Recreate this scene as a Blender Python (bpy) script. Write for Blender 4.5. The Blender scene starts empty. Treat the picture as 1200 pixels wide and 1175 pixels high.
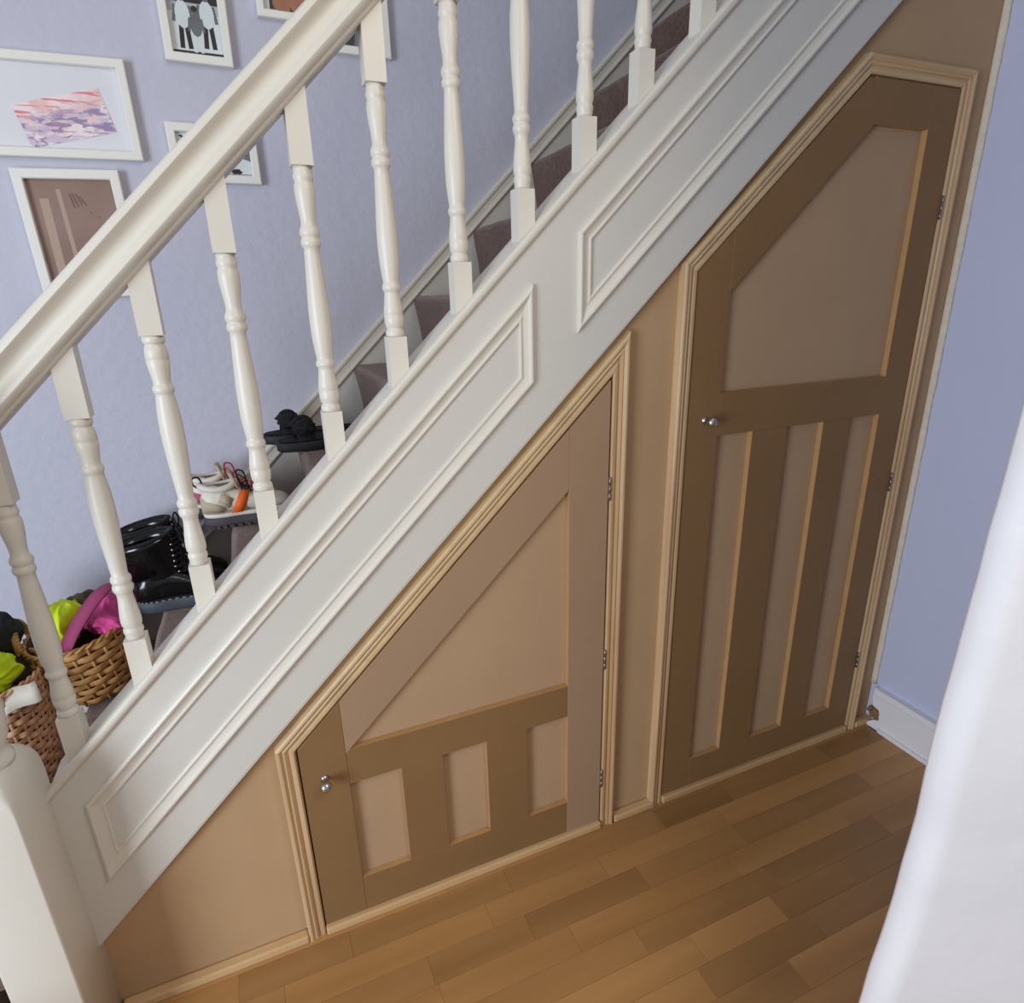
import bpy, bmesh, math, random
from mathutils import Vector, Matrix, noise
random.seed(7)
sc = bpy.context.scene
C = sc.collection

# ------------------------------------------------------------------ camera
cam = bpy.data.objects.new('camera', bpy.data.cameras.new('camera'))
C.objects.link(cam)
right = Vector((0.92059445, -0.38980527, -0.02361598))
down = Vector((-0.14605338, -0.28758501, -0.94655336))
fwd = Vector((0.36217989, 0.87484097, -0.32168154))
m = Matrix((right, -down, -fwd)).transposed().to_4x4()
m.translation = Vector((0.0, -1.1, 1.38325))
cam.matrix_world = m
cam.data.sensor_fit = 'HORIZONTAL'
cam.data.sensor_width = 36.0
cam.data.lens = 710.327 / 1200 * 36
cam.data.clip_start = 0.02
sc.camera = cam
sc.view_settings.view_transform = 'Standard'
sc.view_settings.look = 'None'
sc.view_settings.gamma = 1
sc.view_settings.use_curve_mapping = False
sc.view_settings.exposure = 0.72

# ------------------------------------------------------------------ light
w = bpy.data.worlds.new('world'); sc.world = w; w.use_nodes = True
w.node_tree.nodes['Background'].inputs[0].default_value = (0.93, 0.94, 1.0, 1)
w.node_tree.nodes['Background'].inputs[1].default_value = 0.23

def area(name, loc, target, size, energy, color):
    l = bpy.data.lights.new(name, 'AREA'); l.shape = 'RECTANGLE'
    l.size, l.size_y = size; l.energy = energy; l.color = color
    o = bpy.data.objects.new(name, l); C.objects.link(o)
    o.location = loc
    o.rotation_euler = (Vector(target) - Vector(loc)).to_track_quat('-Z', 'Y').to_euler()
    return o
area('hall_window_light', (-2.5, -1.75, 1.15), (0.3, 0.2, 0.55), (1.1, 1.7), 49, (0.80, 0.89, 1.0))
area('ceiling_lamp_light', (0.9, -1.5, 2.5), (0.7, 0.0, 0.6), (0.8, 0.8), 9.5, (1.0, 0.86, 0.68))

# ------------------------------------------------------------------ materials
def lin(c):
    return tuple((x / 12.92 if x <= .04045 else ((x + .055) / 1.055) ** 2.4) for x in [v / 255 for v in c])
MATS = {}
def mat(name, rgb, rough=.6, var=0.0, scale=8.0, bump=0.0, bscale=60.0, metal=0.0, stretch=(1, 1, 1), rgb2=None,
        coat=0.0, rand=0.0, spec=None, sheen=0.0):
    if name in MATS: return MATS[name]
    mt = bpy.data.materials.new(name); mt.use_nodes = True
    nt = mt.node_tree; N = nt.nodes; L = nt.links; p = N['Principled BSDF']
    a = lin(rgb); b = lin(rgb2) if rgb2 else tuple(x * (1 - var) for x in a)
    p.inputs['Roughness'].default_value = rough; p.inputs['Metallic'].default_value = metal
    if coat: p.inputs['Coat Weight'].default_value = coat; p.inputs['Coat Roughness'].default_value = .15
    if spec is not None: p.inputs['Specular IOR Level'].default_value = spec
    if sheen: p.inputs['Sheen Weight'].default_value = sheen
    tc = N.new('ShaderNodeTexCoord'); mp = N.new('ShaderNodeMapping')
    mp.inputs['Scale'].default_value = stretch
    L.new(tc.outputs['Object'], mp.inputs[0])
    vec = mp.outputs[0]
    col = None
    if rand:
        oi = N.new('ShaderNodeObjectInfo')
        ad = N.new('ShaderNodeVectorMath'); ad.operation = 'MULTIPLY_ADD'
        cb = N.new('ShaderNodeCombineXYZ')
        for i in range(3): L.new(oi.outputs['Random'], cb.inputs[i])
        L.new(cb.outputs[0], ad.inputs[0]); ad.inputs[1].default_value = (37, 53, 71); L.new(vec, ad.inputs[2])
        vec = ad.outputs[0]
    nz = N.new('ShaderNodeTexNoise'); nz.inputs['Scale'].default_value = scale; nz.inputs['Detail'].default_value = 5
    L.new(vec, nz.inputs['Vector'])
    mx = N.new('ShaderNodeMix'); mx.data_type = 'RGBA'
    mr = N.new('ShaderNodeMapRange'); mr.inputs[1].default_value = .3; mr.inputs[2].default_value = .7
    L.new(nz.outputs[0], mr.inputs[0]); L.new(mr.outputs[0], mx.inputs[0])
    mx.inputs[6].default_value = (*a, 1); mx.inputs[7].default_value = (*b, 1)
    out = mx.outputs[2]
    if rand:
        hs = N.new('ShaderNodeHueSaturation')
        r2 = N.new('ShaderNodeMapRange'); r2.inputs[3].default_value = 1 - rand; r2.inputs[4].default_value = 1 + rand
        L.new(oi.outputs['Random'], r2.inputs[0]); L.new(r2.outputs[0], hs.inputs['Value'])
        L.new(out, hs.inputs['Color']); out = hs.outputs[0]
    L.new(out, p.inputs['Base Color'])
    if bump:
        n2 = N.new('ShaderNodeTexNoise'); n2.inputs['Scale'].default_value = bscale; n2.inputs['Detail'].default_value = 4
        L.new(vec, n2.inputs['Vector'])
        bp = N.new('ShaderNodeBump'); bp.inputs['Strength'].default_value = bump; bp.inputs['Distance'].default_value = .004
        L.new(n2.outputs[0], bp.inputs['Height']); L.new(bp.outputs[0], p.inputs['Normal'])
    MATS[name] = mt
    return mt

WHITE = mat('white_gloss_paint', (222, 217, 205), .38, .04, 6, .12, 30, spec=.45)
STRINGW = mat('white_satin_paint', (215, 212, 204), .42, .04, 4, .08, 20, spec=.4)
LAV = mat('lavender_emulsion', (196, 196, 211), .85, .03, 3, .6, 38, spec=.2)
LAVR = mat('lavender_blue_emulsion', (203, 209, 236), .8, .03, 3, .15, 60, spec=.2)
PLAST = mat('bright_white_paint', (240, 239, 243), .6, .03, 7, .3, 25, spec=.3)
MDF = mat('raw_mdf', (188, 156, 119), .7, .08, 5, .03, 200, spec=.25)
MDFP = mat('raw_mdf_recess', (184, 153, 120), .7, .06, 5, .03, 200, spec=.25)
MDFD = mat('mdf_dark', (141, 108, 71), .6, .10, 4, .03, 200, spec=.25)  # darker brown board for most door pieces and the linings
MDFL = mat('raw_mdf_light', (168, 138, 110), .65, .05, 4, .03, 200, spec=.25)
EDGE = mat('mdf_cut_edge', (186, 146, 96), .75, .1, 30)
PINE = mat('pine', (216, 187, 145), .5, 0, 26, .15, 30, stretch=(1, 1, .06), rgb2=(180, 142, 100))
PINEX = mat('pine_along', (214, 184, 138), .5, 0, 26, .15, 30, stretch=(.06, 1, 1), rgb2=(194, 154, 104))
PINED = mat('pine_sloping', (214, 185, 142), .5, .2, 20, .15, 30)
OAK = mat('oak_laminate', (184, 139, 87), .34, 0, 7, .03, 40, stretch=(.12, 1.6, 1), rgb2=(158, 115, 68), rand=.2, spec=.45)
CARPET = mat('taupe_carpet', (132, 106, 95), .95, 0, 90, .6, 300, rgb2=(102, 80, 72), spec=.1, sheen=.3)
CHROME = mat('brushed_chrome', (200, 200, 200), .22, metal=1)
STEEL = mat('dull_steel', (150, 142, 134), .35, metal=.9)
DARK = mat('dark_void', (20, 16, 13), .9)
BLACKL = mat('black_patent_leather', (13, 14, 16), .16, bump=.25, bscale=22, spec=.6)
BLACKF = mat('black_felt', (26, 27, 33), .9, .2, 60, .5, 150)
BLACKR = mat('black_rubber', (34, 35, 38), .65, .1, 40)
SOLEG = mat('slate_rubber_sole', (72, 78, 90), .6, .15, 30)
SOLED = mat('grey_rubber_sole', (74, 70, 74), .7, .15, 40)
STITCH = mat('pale_stitching', (170, 168, 160), .8)
CREAM = mat('cream_leather', (226, 219, 208), .5, .05, 20, .1, 60)
BEIGE = mat('beige_suede', (190, 176, 150), .85, .1, 40)
KHAKI = mat('khaki_lining', (120, 114, 92), .9, .15, 40)
ORANGE = mat('orange_trim', (236, 104, 24), .6)
PINK = mat('pink_fabric', (226, 84, 158), .85, .15, 15, .4, 40)
PINKS = mat('dusty_pink_suede', (196, 92, 116), .85, .15, 20)
MAUVE = mat('mauve_strap', (158, 62, 106), .8, .12, 12)
RED = mat('red_lace', (205, 62, 62), .7)
HIVIS = mat('yellow_hi_vis_fabric', (214, 240, 14), .7, .12, 12, .4, 30)
NAVY = mat('navy_fabric', (22, 24, 42), .85, .2, 14, .4, 40)
OLIVE = mat('olive_fabric', (74, 72, 46), .85, .2, 20, .4, 40)
WICK = mat('golden_wicker', (206, 160, 98), .55, 0, 30, .2, 60, rgb2=(160, 112, 58))
WICK2 = mat('pale_wicker', (228, 186, 148), .55, 0, 30, .2, 60, rgb2=(190, 140, 100))
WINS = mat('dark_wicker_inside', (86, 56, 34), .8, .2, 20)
TAG = mat('paper_tag', (214, 210, 196), .7, .08, 40)
FRAMEW = mat('white_frame', (234, 233, 226), .4)
MATB = mat('white_mount', (222, 222, 228), .8)
PHOTOG = mat('photo_grey', (150, 156, 162), .4, rgb2=(206, 210, 214), scale=9)
PHOTOD = mat('photo_black', (38, 38, 42), .4, .2, 9)
PHOTOM = mat('photo_midgrey', (110, 114, 118), .4, .25, 30)
PHOTOL = mat('photo_pale', (216, 224, 224), .4, .08, 20)
BROWNP = mat('brown_print', (158, 132, 122), .25, 0, 6, rgb2=(138, 112, 102), spec=.5)
BROWNL = mat('brown_print_pale', (180, 156, 140), .3, .05, 10)
SKIN = mat('photo_warm', (176, 120, 92), .5, .3, 20)
PAPER = mat('painting_paper', (238, 226, 228), .8, .03, 10)
PURPLE = mat('purple_watercolour', (146, 124, 164), .8, 0, 14, rgb2=(196, 182, 206))
ROSE = mat('rose_watercolour', (226, 132, 148), .8, 0, 14, rgb2=(236, 186, 190))
RAWWOOD = mat('broken_raw_wood', (150, 112, 78), .9, .3, 60, .5, 80)

# ------------------------------------------------------------------ helpers
def me_obj(name, bm, mt, parent=None, smooth=False, mats=None):
    me = bpy.data.meshes.new(name)
    bmesh.ops.recalc_face_normals(bm, faces=bm.faces)
    if smooth:
        for f in bm.faces: f.smooth = True
    bm.to_mesh(me); bm.free()
    for x in (mats or [mt]): me.materials.append(x)
    o = bpy.data.objects.new(name, me); C.objects.link(o)
    if parent: o.parent = parent
    return o
def tag(o, label=None, cat=None, group=None, kind=None):
    if label: o['label'] = label
    if cat: o['category'] = cat
    if group: o['group'] = group
    if kind: o['kind'] = kind
    return o
def thing(name, label, cat, loc=(0, 0, 0), group=None):
    o = bpy.data.objects.new(name, None); o.empty_display_size = .05
    C.objects.link(o); o.location = loc
    return tag(o, label, cat, group)
def bevel(bm, r, seg=1):
    es = [e for e in bm.edges if len(e.link_faces) == 2 and e.calc_face_angle(0) > .5]
    bmesh.ops.bevel(bm, geom=es, offset=r, segments=seg, affect='EDGES', profile=.5)
def prism_bm(pts, y0, y1, bm=None, mi=0):
    """polygon in x,z extruded from y0 to y1"""
    bm = bm or bmesh.new()
    a = [bm.verts.new((x, y0, z)) for x, z in pts]; b = [bm.verts.new((x, y1, z)) for x, z in pts]
    n = len(pts)
    fs = [bm.faces.new(a), bm.faces.new(b[::-1])]
    for i in range(n): fs.append(bm.faces.new((a[i], b[i], b[(i + 1) % n], a[(i + 1) % n])))
    for f in fs: f.material_index = mi
    return bm
def prism(name, pts, y0, y1, mt, parent=None, bev=0.0, seg=1):
    bm = prism_bm(pts, y0, y1)
    if bev:
        bmesh.ops.recalc_face_normals(bm, faces=bm.faces); bevel(bm, bev, seg)
    return me_obj(name, bm, mt, parent)
def box_bm(x0, x1, y0, y1, z0, z1, bm=None):
    return prism_bm([(x0, z0), (x1, z0), (x1, z1), (x0, z1)], y0, y1, bm)
def box(name, x0, x1, y0, y1, z0, z1, mt, parent=None, bev=0.0, seg=1):
    return prism(name, [(x0, z0), (x1, z0), (x1, z1), (x0, z1)], y0, y1, mt, parent, bev, seg)
def loft(bm, rings, close=True, cap=True, mi=0):
    R = [[bm.verts.new(p) for p in r] for r in rings]
    n = len(R[0])
    for a, b in zip(R, R[1:]):
        for i in range(n if close else n - 1):
            f = bm.faces.new((a[i], a[(i + 1) % n], b[(i + 1) % n], b[i])); f.material_index = mi; f.smooth = True
    if cap:
        for r in (R[0], R[-1][::-1]):
            f = bm.faces.new(r); f.material_index = mi
    return bm
def tube_bm(pts, r, n=8, bm=None, cap=True, closed=False, flat=1.0, up=(0, 0, 1), mi=0):
    bm = bm or bmesh.new(); pts = [Vector(p) for p in pts]; rings = []
    m_ = len(pts)
    for i, p in enumerate(pts):
        a = pts[(i - 1) % m_] if (closed or i > 0) else p
        b = pts[(i + 1) % m_] if (closed or i < m_ - 1) else p
        d = (b - a).normalized()
        u = Vector(up)
        if abs(d.dot(u)) > .95: u = Vector((1, 0, 0)) if abs(d.x) < .9 else Vector((0, 1, 0))
        s = d.cross(u).normalized(); t = s.cross(d)
        rr = r[i] if isinstance(r, (list, tuple)) else r
        rings.append([p + s * math.cos(k * 2 * math.pi / n) * rr + t * math.sin(k * 2 * math.pi / n) * rr * flat for k in range(n)])
    if closed:
        rings.append(rings[0])
        R = [[bm.verts.new(q) for q in rg] for rg in rings[:-1]]; R.append(R[0])
        for a, b in zip(R, R[1:]):
            for i in range(n):
                f = bm.faces.new((a[i], a[(i + 1) % n], b[(i + 1) % n], b[i])); f.smooth = True; f.material_index = mi
        return bm
    return loft(bm, rings, cap=cap, mi=mi)
def tube(name, pts, r, mt, parent=None, n=8, **k):
    return me_obj(name, tube_bm(pts, r, n, **k), mt, parent, True)
def lathe_bm(prof, c=(0, 0, 0), n=24, axis='z', bm=None):
    bm = bm or bmesh.new(); rings = []
    for h, r in prof:
        rg = []
        for k in range(n):
            a = 2 * math.pi * k / n; u, v = r * math.cos(a), r * math.sin(a)
            if axis == 'z': rg.append((c[0] + u, c[1] + v, c[2] + h))
            elif axis == 'y': rg.append((c[0] + u, c[1] + h, c[2] + v))
            else: rg.append((c[0] + h, c[1] + u, c[2] + v))
        rings.append(rg)
    return loft(bm, rings)
def smooth_path(pts, n=6):
    P = [Vector(p) for p in pts]; out = []
    for i in range(len(P) - 1):
        p0, p1, p2, p3 = P[max(i - 1, 0)], P[i], P[i + 1], P[min(i + 2, len(P) - 1)]
        for k in range(n):
            t = k / n
            out.append(.5 * ((2 * p1) + (p2 - p0) * t + (2 * p0 - 5 * p1 + 4 * p2 - p3) * t * t + (3 * p1 - p0 - 3 * p2 + p3) * t ** 3))
    out.append(P[-1]); return out
def moulding(name, path, prof, mts, parent, side=1, closed=False, ends=None):
    """mitred strips along a path in x,z; prof = list of (offset across, y).  One object per length."""
    n = len(path); P = [Vector((a, 0, b)) for a, b in path]
    segs = n if closed else n - 1
    nor = []
    for i in range(segs):
        d = (P[(i + 1) % n] - P[i]).normalized(); nor.append(Vector((-d.z, 0, d.x)) * side)
    def off(i, w_):
        if closed: a, b = nor[(i - 1) % segs], nor[i % segs]
        else: a = nor[max(i - 1, 0)]; b = nor[min(i, segs - 1)]
        mm = (a + b) / (1 + a.dot(b))
        return P[i % n] + mm * w_
    objs = []
    for i in range(segs):
        bm = bmesh.new(); ra = []; rb = []
        for w_, y in prof:
            a = off(i, w_); b = off(i + 1, w_)
            ra.append((a.x, y, a.z)); rb.append((b.x, y, b.z))
        A = [bm.verts.new(p) for p in ra]; B = [bm.verts.new(p) for p in rb]; k = len(A)
        for j in range(k): bm.faces.new((A[j], A[(j + 1) % k], B[(j + 1) % k], B[j]))
        bm.faces.new(A); bm.faces.new(B[::-1])
        objs.append(me_obj(name, bm, mts[i % len(mts)], parent))
    return objs

S = .967                       # rise over run of the flight
TH = math.atan(S)
def sl(x, c): return S * x + c

# ------------------------------------------------------------------ setting
st = lambda o: tag(o, kind='structure')
wall_back = st(box('wall_back', -2.4, 2.9, .77, .87, 0, 3.2, LAV))
wall_right = st(box('wall_right', 1.737, 1.84, -1.9, .0195, 0, 3.2, LAVR))
floor = st(box('floor', -2.4, 2.9, -2.4, .77, -.06, -.0015, mat('floor_underlay', (70, 46, 26), .8)))
# laminate strips, each its own piece
plank_cache = {}
def plank_mesh(L_):
    key = round(L_, 3)
    if key not in plank_cache:
        bm = box_bm(0, L_ - .0005, 0, .0645, -.0015, 0.0)
        me = bpy.data.meshes.new('plank'); bmesh.ops.recalc_face_normals(bm, faces=bm.faces); bm.to_mesh(me); bm.free()
        me.materials.append(OAK); plank_cache[key] = me
    return plank_cache[key]
LENS = [.235, .31, .385, .455]
rnd = random.Random(21)
for r in range(-2, 21):
    y1 = -.011 - .065 * r
    x = -.78 - rnd.random() * .35
    if r == 4: x = .62 - .385 * 4
    while x < 1.80:
        L_ = .385 if r == 4 else rnd.choice(LENS)
        if y1 < .06 and not (x + L_ < -.55 and r < 3):
            o = bpy.data.objects.new('plank', plank_mesh(min(L_, 1.737 - x) if x < 1.7 else .02)); C.objects.link(o)
            o.location = (x, y1 - .0645, 0); o.parent = floor
        x += L_
        if x > 1.70: break
# skirting on the right wall, with a broken corner
sk = [(-.004, 0), (-.004, .012), (-.022, .030), (-.040, .040), (-.034, .075), (-.012, .080), (-.006, .112), (-.010, .146), (-.6, .146), (-1.9, .146), (-1.9, 0)]
bm = bmesh.new()
a = [bm.verts.new((1.716, y, z)) for y, z in sk]; b = [bm.verts.new((1.737, y, z)) for y, z in sk]
bm.faces.new(a); bm.faces.new(b[::-1])
for i in range(len(sk)): bm.faces.new((a[i], b[i], b[(i + 1) % len(sk)], a[(i + 1) % len(sk)]))
base = st(me_obj('baseboard_right', bm, PLAST))
for z0, z1, d in ((.118, .126, .004), (.132, .146, -.001), (.0, .014, .008)):
    box('moulding_ridge', 1.716 - max(d, .001), 1.7165, -1.9, -.045 if z0 < .1 else -.012, z0, z1, PLAST, base, .0015)
# chunk of torn wood showing where the skirting is broken
bm = bmesh.new(); bmesh.ops.create_icosphere(bm, subdivisions=3, radius=1)
for v in bm.verts:
    n_ = 1 + .45 * noise.noise(v.co * 1.7) + .2 * noise.noise(v.co * 5)
    v.co = Vector((v.co.x * .012, v.co.y * .022, v.co.z * .021)) * n_ + Vector((1.724, -.018, .055))
me_obj('torn_wood', bm, RAWWOOD, base)
tag(bpy.data.objects['torn_wood'], 'bare torn wood where the skirting is broken')
# rough filler line where the panelling meets the right wall
bm = bmesh.new(); rings = []
for i in range(120):
    z = .146 + i * .0225; q = .0008 * noise.noise(Vector((0, 0, z * 30)))
    r_ = .008 + q + .0010 * noise.noise(Vector((3, 0, z * 9)))
    rings.append([(1.7375, .019, z), (1.7375 - r_, .019, z), (1.7375 - r_, .019 - r_ * .5, z), (1.7375 - r_ * .55, .019 - r_ * 1.4, z), (1.7375, .019 - r_ * 2.2, z)])
loft(bm, rings)
st(me_obj('trim_1', bm, mat('cream_filler', (226, 214, 196), .8, .1, 60, .6, 60)))
# near wall end at the right, bright white with an uneven plastered edge
bm = bmesh.new(); rings = []
def edge_x(z):
    pts = [(-.01, .712), (.2, .714), (.36, .724), (.52, .742), (.68, .750), (.82, .746), (.95, .753), (1.25, .764), (3.2, .767)]
    for (z0, x0), (z1, x1) in zip(pts, pts[1:]):
        if z <= z1:
            t = (z - z0) / (z1 - z0); t = t * t * (3 - 2 * t) * .35 + t * .65
            return x0 + (x1 - x0) * t
    return .767
NZ = 160
for i in range(NZ + 1):
    z = 3.2 * i / NZ
    x0 = edge_x(z) + .010 + .0022 * noise.noise(Vector((0, 3, z * 14)))
    k = .0022 * noise.noise(Vector((7, 3, z * 11)))
    rg = [(1.737, -.700, z), (x0 + .020, -.700, z), (x0 + .006, -.702, z), (x0, -.708, z), (x0 + .0005, -.722, z), (x0 + .003 + k, -.733, z),
          (x0 + .009, -.741, z), (x0 + .019 + k, -.747, z), (x0 + .03, -.751, z), (x0 + .2, -.84, z), (x0 + .55, -1.0, z), (1.737, -1.0, z)]
    rings.append(rg)
loft(bm, rings)
st(me_obj('wall_front', bm, PLAST))

# ------------------------------------------------------------------ understairs panelling
pan = thing('understairs_panelling', 'raw brown fibreboard panelling filling the triangle under the white staircase', 'panelling')
YM = .020
zL = .70
bm = bmesh.new()
for P_ in ([(-.445, .0), (-.033, 0), (-.033, .513), (-.033, zL - .033), (-.445, zL - .45)],
           [(-.033, .515), (.694, 1.219), (.694, 1.219 + .13), (-.033, .515 + .13)],
           [(.694, 0), (.895, 0), (.895, 1.42), (.895, 1.55), (.694, 1.349)],
           [(.895, 1.42), (1.322, 1.816), (1.322, 1.96), (.895, 1.55)],
           [(1.322, 1.816), (1.622, 1.816), (1.622, 2.75), (1.322, 1.96)],
           [(1.622, 0), (1.737, 0), (1.737, 2.75), (1.622, 2.75)]):
    prism_bm(P_, YM, YM + .012, bm)
bmesh.ops.remove_doubles(bm, verts=bm.verts, dist=.0004)
me_obj('fibreboard_sheet', bm, MDF, pan)
for x0, x1 in ((-.437, -.070), (-.031, .693), (.737, .862), (.896, 1.621), (1.664, 1.735)):
    box('bottom_bead', x0, x1, -.004, .0195, 0, .021, PINEX, pan, .004, 2)
for o in [o for o in pan.children if o.name.startswith('bottom_bead')]: tag(o, 'pale pine strip along the floor')

ARCH = [(0, .0198), (0, .006), (.003, .0035), (.0095, .0035), (.0115, .0068), (.0145, .0068), (.017, .0022), (.0205, .0005), (.0235, .0022), (.0255, .0005),
        (.029, -.0025), (.033, -.0025), (.0365, .0008), (.0375, .0198)]
fr1 = thing('cupboard_door_frame', 'pale pine architrave around the small angled cupboard door at the left', 'door frame', (.3, 0, 0))
fr2 = thing('cupboard_door_frame', 'pale pine architrave around the tall cupboard door at the right', 'door frame', (1.25, 0, 0))
def reparent(objs, root):
    for o in objs: o.parent = root; o.location = -Vector(root.location)
reparent(moulding('architrave_strip', [(-.033, 0), (-.035, .514), (.695, 1.221), (.695, 0)], ARCH, [PINE, PINED, PINE], fr1), fr1)
reparent(moulding('architrave_strip', [(.894, 0), (.895, 1.422), (1.322, 1.818), (1.623, 1.818), (1.623, 0)], ARCH, [PINE, PINED, PINEX, PINE], fr2), fr2)
# lining behind the frames and a dark sheet that paints in the shade inside each cupboard
reparent([prism('lining', [(-.0345, 0), (-.0325, 0), (-.0325, .514), (-.0345, .514)], .008, .07, MDFD),
          prism('lining', [(.6945, 0), (.697, 0), (.697, 1.22), (.6945, 1.22)], .008, .07, MDFD),
          prism('shade_sheet', [(-.03, 0), (.694, 0), (.694, 1.218), (-.03, .515)], .034, .05, DARK)], fr1)
reparent([prism('lining', [(.893, 0), (.895, 0), (.895, 1.42), (.893, 1.42)], .008, .07, MDFD),
          prism('lining', [(1.6225, 0), (1.625, 0), (1.625, 1.818), (1.6225, 1.818)], .008, .07, MDFD),
          prism('shade_sheet', [(.896, 0), (1.622, 0), (1.622, 1.817), (1.323, 1.817), (.896, 1.421)], .034, .05, DARK)], fr2)

# ------------------------------------------------------------------ cupboard doors
def knob(root, x, z):
    k = me_obj('knob', lathe_bm([(.0, .0001), (0, .0085), (-.0025, .0088), (-.005, .006), (-.0065, .0045), (-.012, .004), (-.017, .0052),
                                 (-.020, .0088), (-.024, .0116), (-.029, .0122), (-.034, .0100), (-.0375, .0055), (-.0385, .0001)],
                                (x, .0085, z), 24, 'y'), CHROME, root, True)
    return tag(k, 'small round chrome knob')
def hinge(root, x, z):
    h = box('hinge', x - .0022, x + .0022, .0035, .010, z - .027, z + .027, STEEL, root, .0008)
    bm = bmesh.new()
    for i in range(3):
        a_ = -.027 + i * .018
        lathe_bm([(a_, .0001), (a_ + .0006, .0028), (a_ + .0172, .0028), (a_ + .0178, .0001)], (x, .0030, z), 12, 'z', bm)
    me_obj('hinge_knuckle', bm, STEEL, h, True)
    return tag(h, 'slim metal butt hinge')
d1 = thing('cupboard_door', 'small angled four-panel fibreboard cupboard door at the left under the lower stairs', 'cupboard door')
Y0, Y1 = .0075, .030
c1 = .541
def rail(name, pts, mt, root, y0=Y0):
    o = prism(name, pts, y0, Y1, mt, root, .0006)
    o.data.materials.append(EDGE)
    for p in o.data.polygons:
        if abs(p.normal.y) < .2: p.material_index = 1
    return o
rail('stile', [(-.030, .022), (.063, .022), (.063, S * .063 + c1), (-.030, S * -.030 + c1)], MDFD, d1)
rail('stile', [(.5935, .022), (.6915, .022), (.6915, S * .6915 + c1), (.5935, S * .5935 + c1)], MDFL, d1)
rail('diagonal_rail', [(.0635, .472), (.593, .981), (.593, S * .593 + c1), (.0635, S * .0635 + c1)], MDFL, d1, Y0 - .0002)
rail('cross_rail', [(.0635, .392), (.593, .392), (.593, .480), (.0722, .480), (.0635, .4715)], MDFD, d1)
rail('cross_rail', [(.0635, .022), (.593, .022), (.593, .121), (.0635, .121)], MDFD, d1)
rail('muntin', [(.176, .1212), (.272, .1212), (.272, .3918), (.176, .3918)], MDFD, d1)
rail('muntin', [(.3785, .1212), (.483, .1212), (.483, .3918), (.3785, .3918)], MDFD, d1)
for P_ in ([(.0637, .1215), (.1758, .1215), (.1758, .3915), (.0637, .3915)], [(.2722, .1215), (.3783, .1215), (.3783, .3915), (.2722, .3915)],
           [(.4832, .1215), (.5933, .1215), (.5933, .3915), (.4832, .3915)], [(.0725, .4805), (.5933, .4805), (.5933, .980)]):
    prism('recessed_panel', P_, .0225, .030, MDFP, d1)
knob(d1, .014, .426)
for z in (.97, .530, .165): hinge(d1, .6930, z)
d2 = thing('cupboard_door', 'tall sloping-topped four-panel fibreboard cupboard door at the right under the stairs', 'cupboard door')
c2 = .591; S2 = .925
rail('stile', [(.8975, .022), (.987, .022), (.987, S2 * .987 + c2), (.8975, S2 * .8975 + c2)], MDFD, d2)
rail('stile', [(1.532, .022), (1.620, .022), (1.620, 1.815), (1.532, 1.815)], MDFD, d2)
rail('diagonal_rail', [(.9875, 1.378), (1.357, 1.7265), (1.343, 1.8115), (1.323, 1.8115), (.9875, S2 * .9875 + c2)], MDFD, d2, Y0 - .0002)
rail('cross_rail', [(1.3575, 1.7265), (1.5315, 1.7265), (1.5315, 1.815), (1.3435, 1.815)], MDFD, d2)
rail('cross_rail', [(.9875, 1.058), (1.5315, 1.058), (1.5315, 1.158), (.9875, 1.158)], MDFD, d2)
rail('cross_rail', [(.9875, .022), (1.5315, .022), (1.5315, .114), (.9875, .114)], MDFD, d2)
for x0, x1 in ((1.094, 1.207), (1.329, 1.424)):
    rail('muntin', [(x0, .1142), (x1, .1142), (x1, 1.0578), (x0, 1.0578)], MDFD, d2)
for x0, x1 in ((.9877, 1.0938), (1.2072, 1.3288), (1.4242, 1.5313)):
    prism('recessed_panel', [(x0, .1145), (x1, .1145), (x1, 1.0575), (x0, 1.0575)], .0225, .030, MDFP, d2)
prism('recessed_panel', [(.9877, 1.1585), (1.5313, 1.1585), (1.5313, 1.726), (1.357, 1.726), (.9877, 1.378)], .0225, .030, MDFP, d2)
# pale cut edges along the right side of each recess
knob(d2, .945, 1.099)
for z in (1.563, .856, .270): hinge(d2, 1.6215, z)

# ------------------------------------------------------------------ staircase
stair = thing('staircase', 'white painted closed-string staircase with turned balusters and taupe carpet', 'staircase')
X0, X1 = -.440, 2.25
def board(name, ca, cb, y0, y1, mt=STRINGW, bev=.0015, xa=X0, xb=X1):
    return prism(name, [(xa, sl(xa, ca)), (xb, sl(xb, ca)), (xb, sl(xb, cb)), (xa, sl(xa, cb))], y0, y1, mt, stair, bev, 2)
board('string_board', .7291, .985, .0, .030, bev=.0003)
board('string_board', .624, .7290, .0, .030, bev=.0003)
tag(board('string_cap', .984, 1.000, .002, .092, WHITE, .002), 'sloping cap under the balusters')
def slope_extrude(name, prof, c, mt, xa=X0, xb=X1, parent=stair, smooth=True):
    """prof = (y, h) with h square to the slope; swept along the pitch line"""
    bm = bmesh.new(); nx, nz = -math.sin(TH), math.cos(TH); rings = []
    for X in (xa, xb):
        rings.append([(X, y, sl(X, c) + h / math.cos(TH)) for y, h in prof])
    loft(bm, rings); o = me_obj(name, bm, mt, parent)
    if smooth:
        for p in o.data.polygons: p.use_smooth = True
        try:
            o.data.set_sharp_from_angle(angle=math.radians(38))
        except Exception: pass
    return o
bead = [(.004, -.011)] + [(-.0025 - .0065 * math.cos(a), -.0035 + .0075 * math.sin(a)) for a in [math.pi * (-.5 + k / 10) for k in range(0, 1)]]
bead = [(.004, -.012), (-.001, -.012), (-.005, -.0105), (-.0078, -.007), (-.0085, -.003), (-.0078, .001), (-.005, .0035), (-.001, .0045), (.012, .0045), (.012, -.012)]
slope_extrude('string_bead', bead, 1.000, WHITE)
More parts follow.
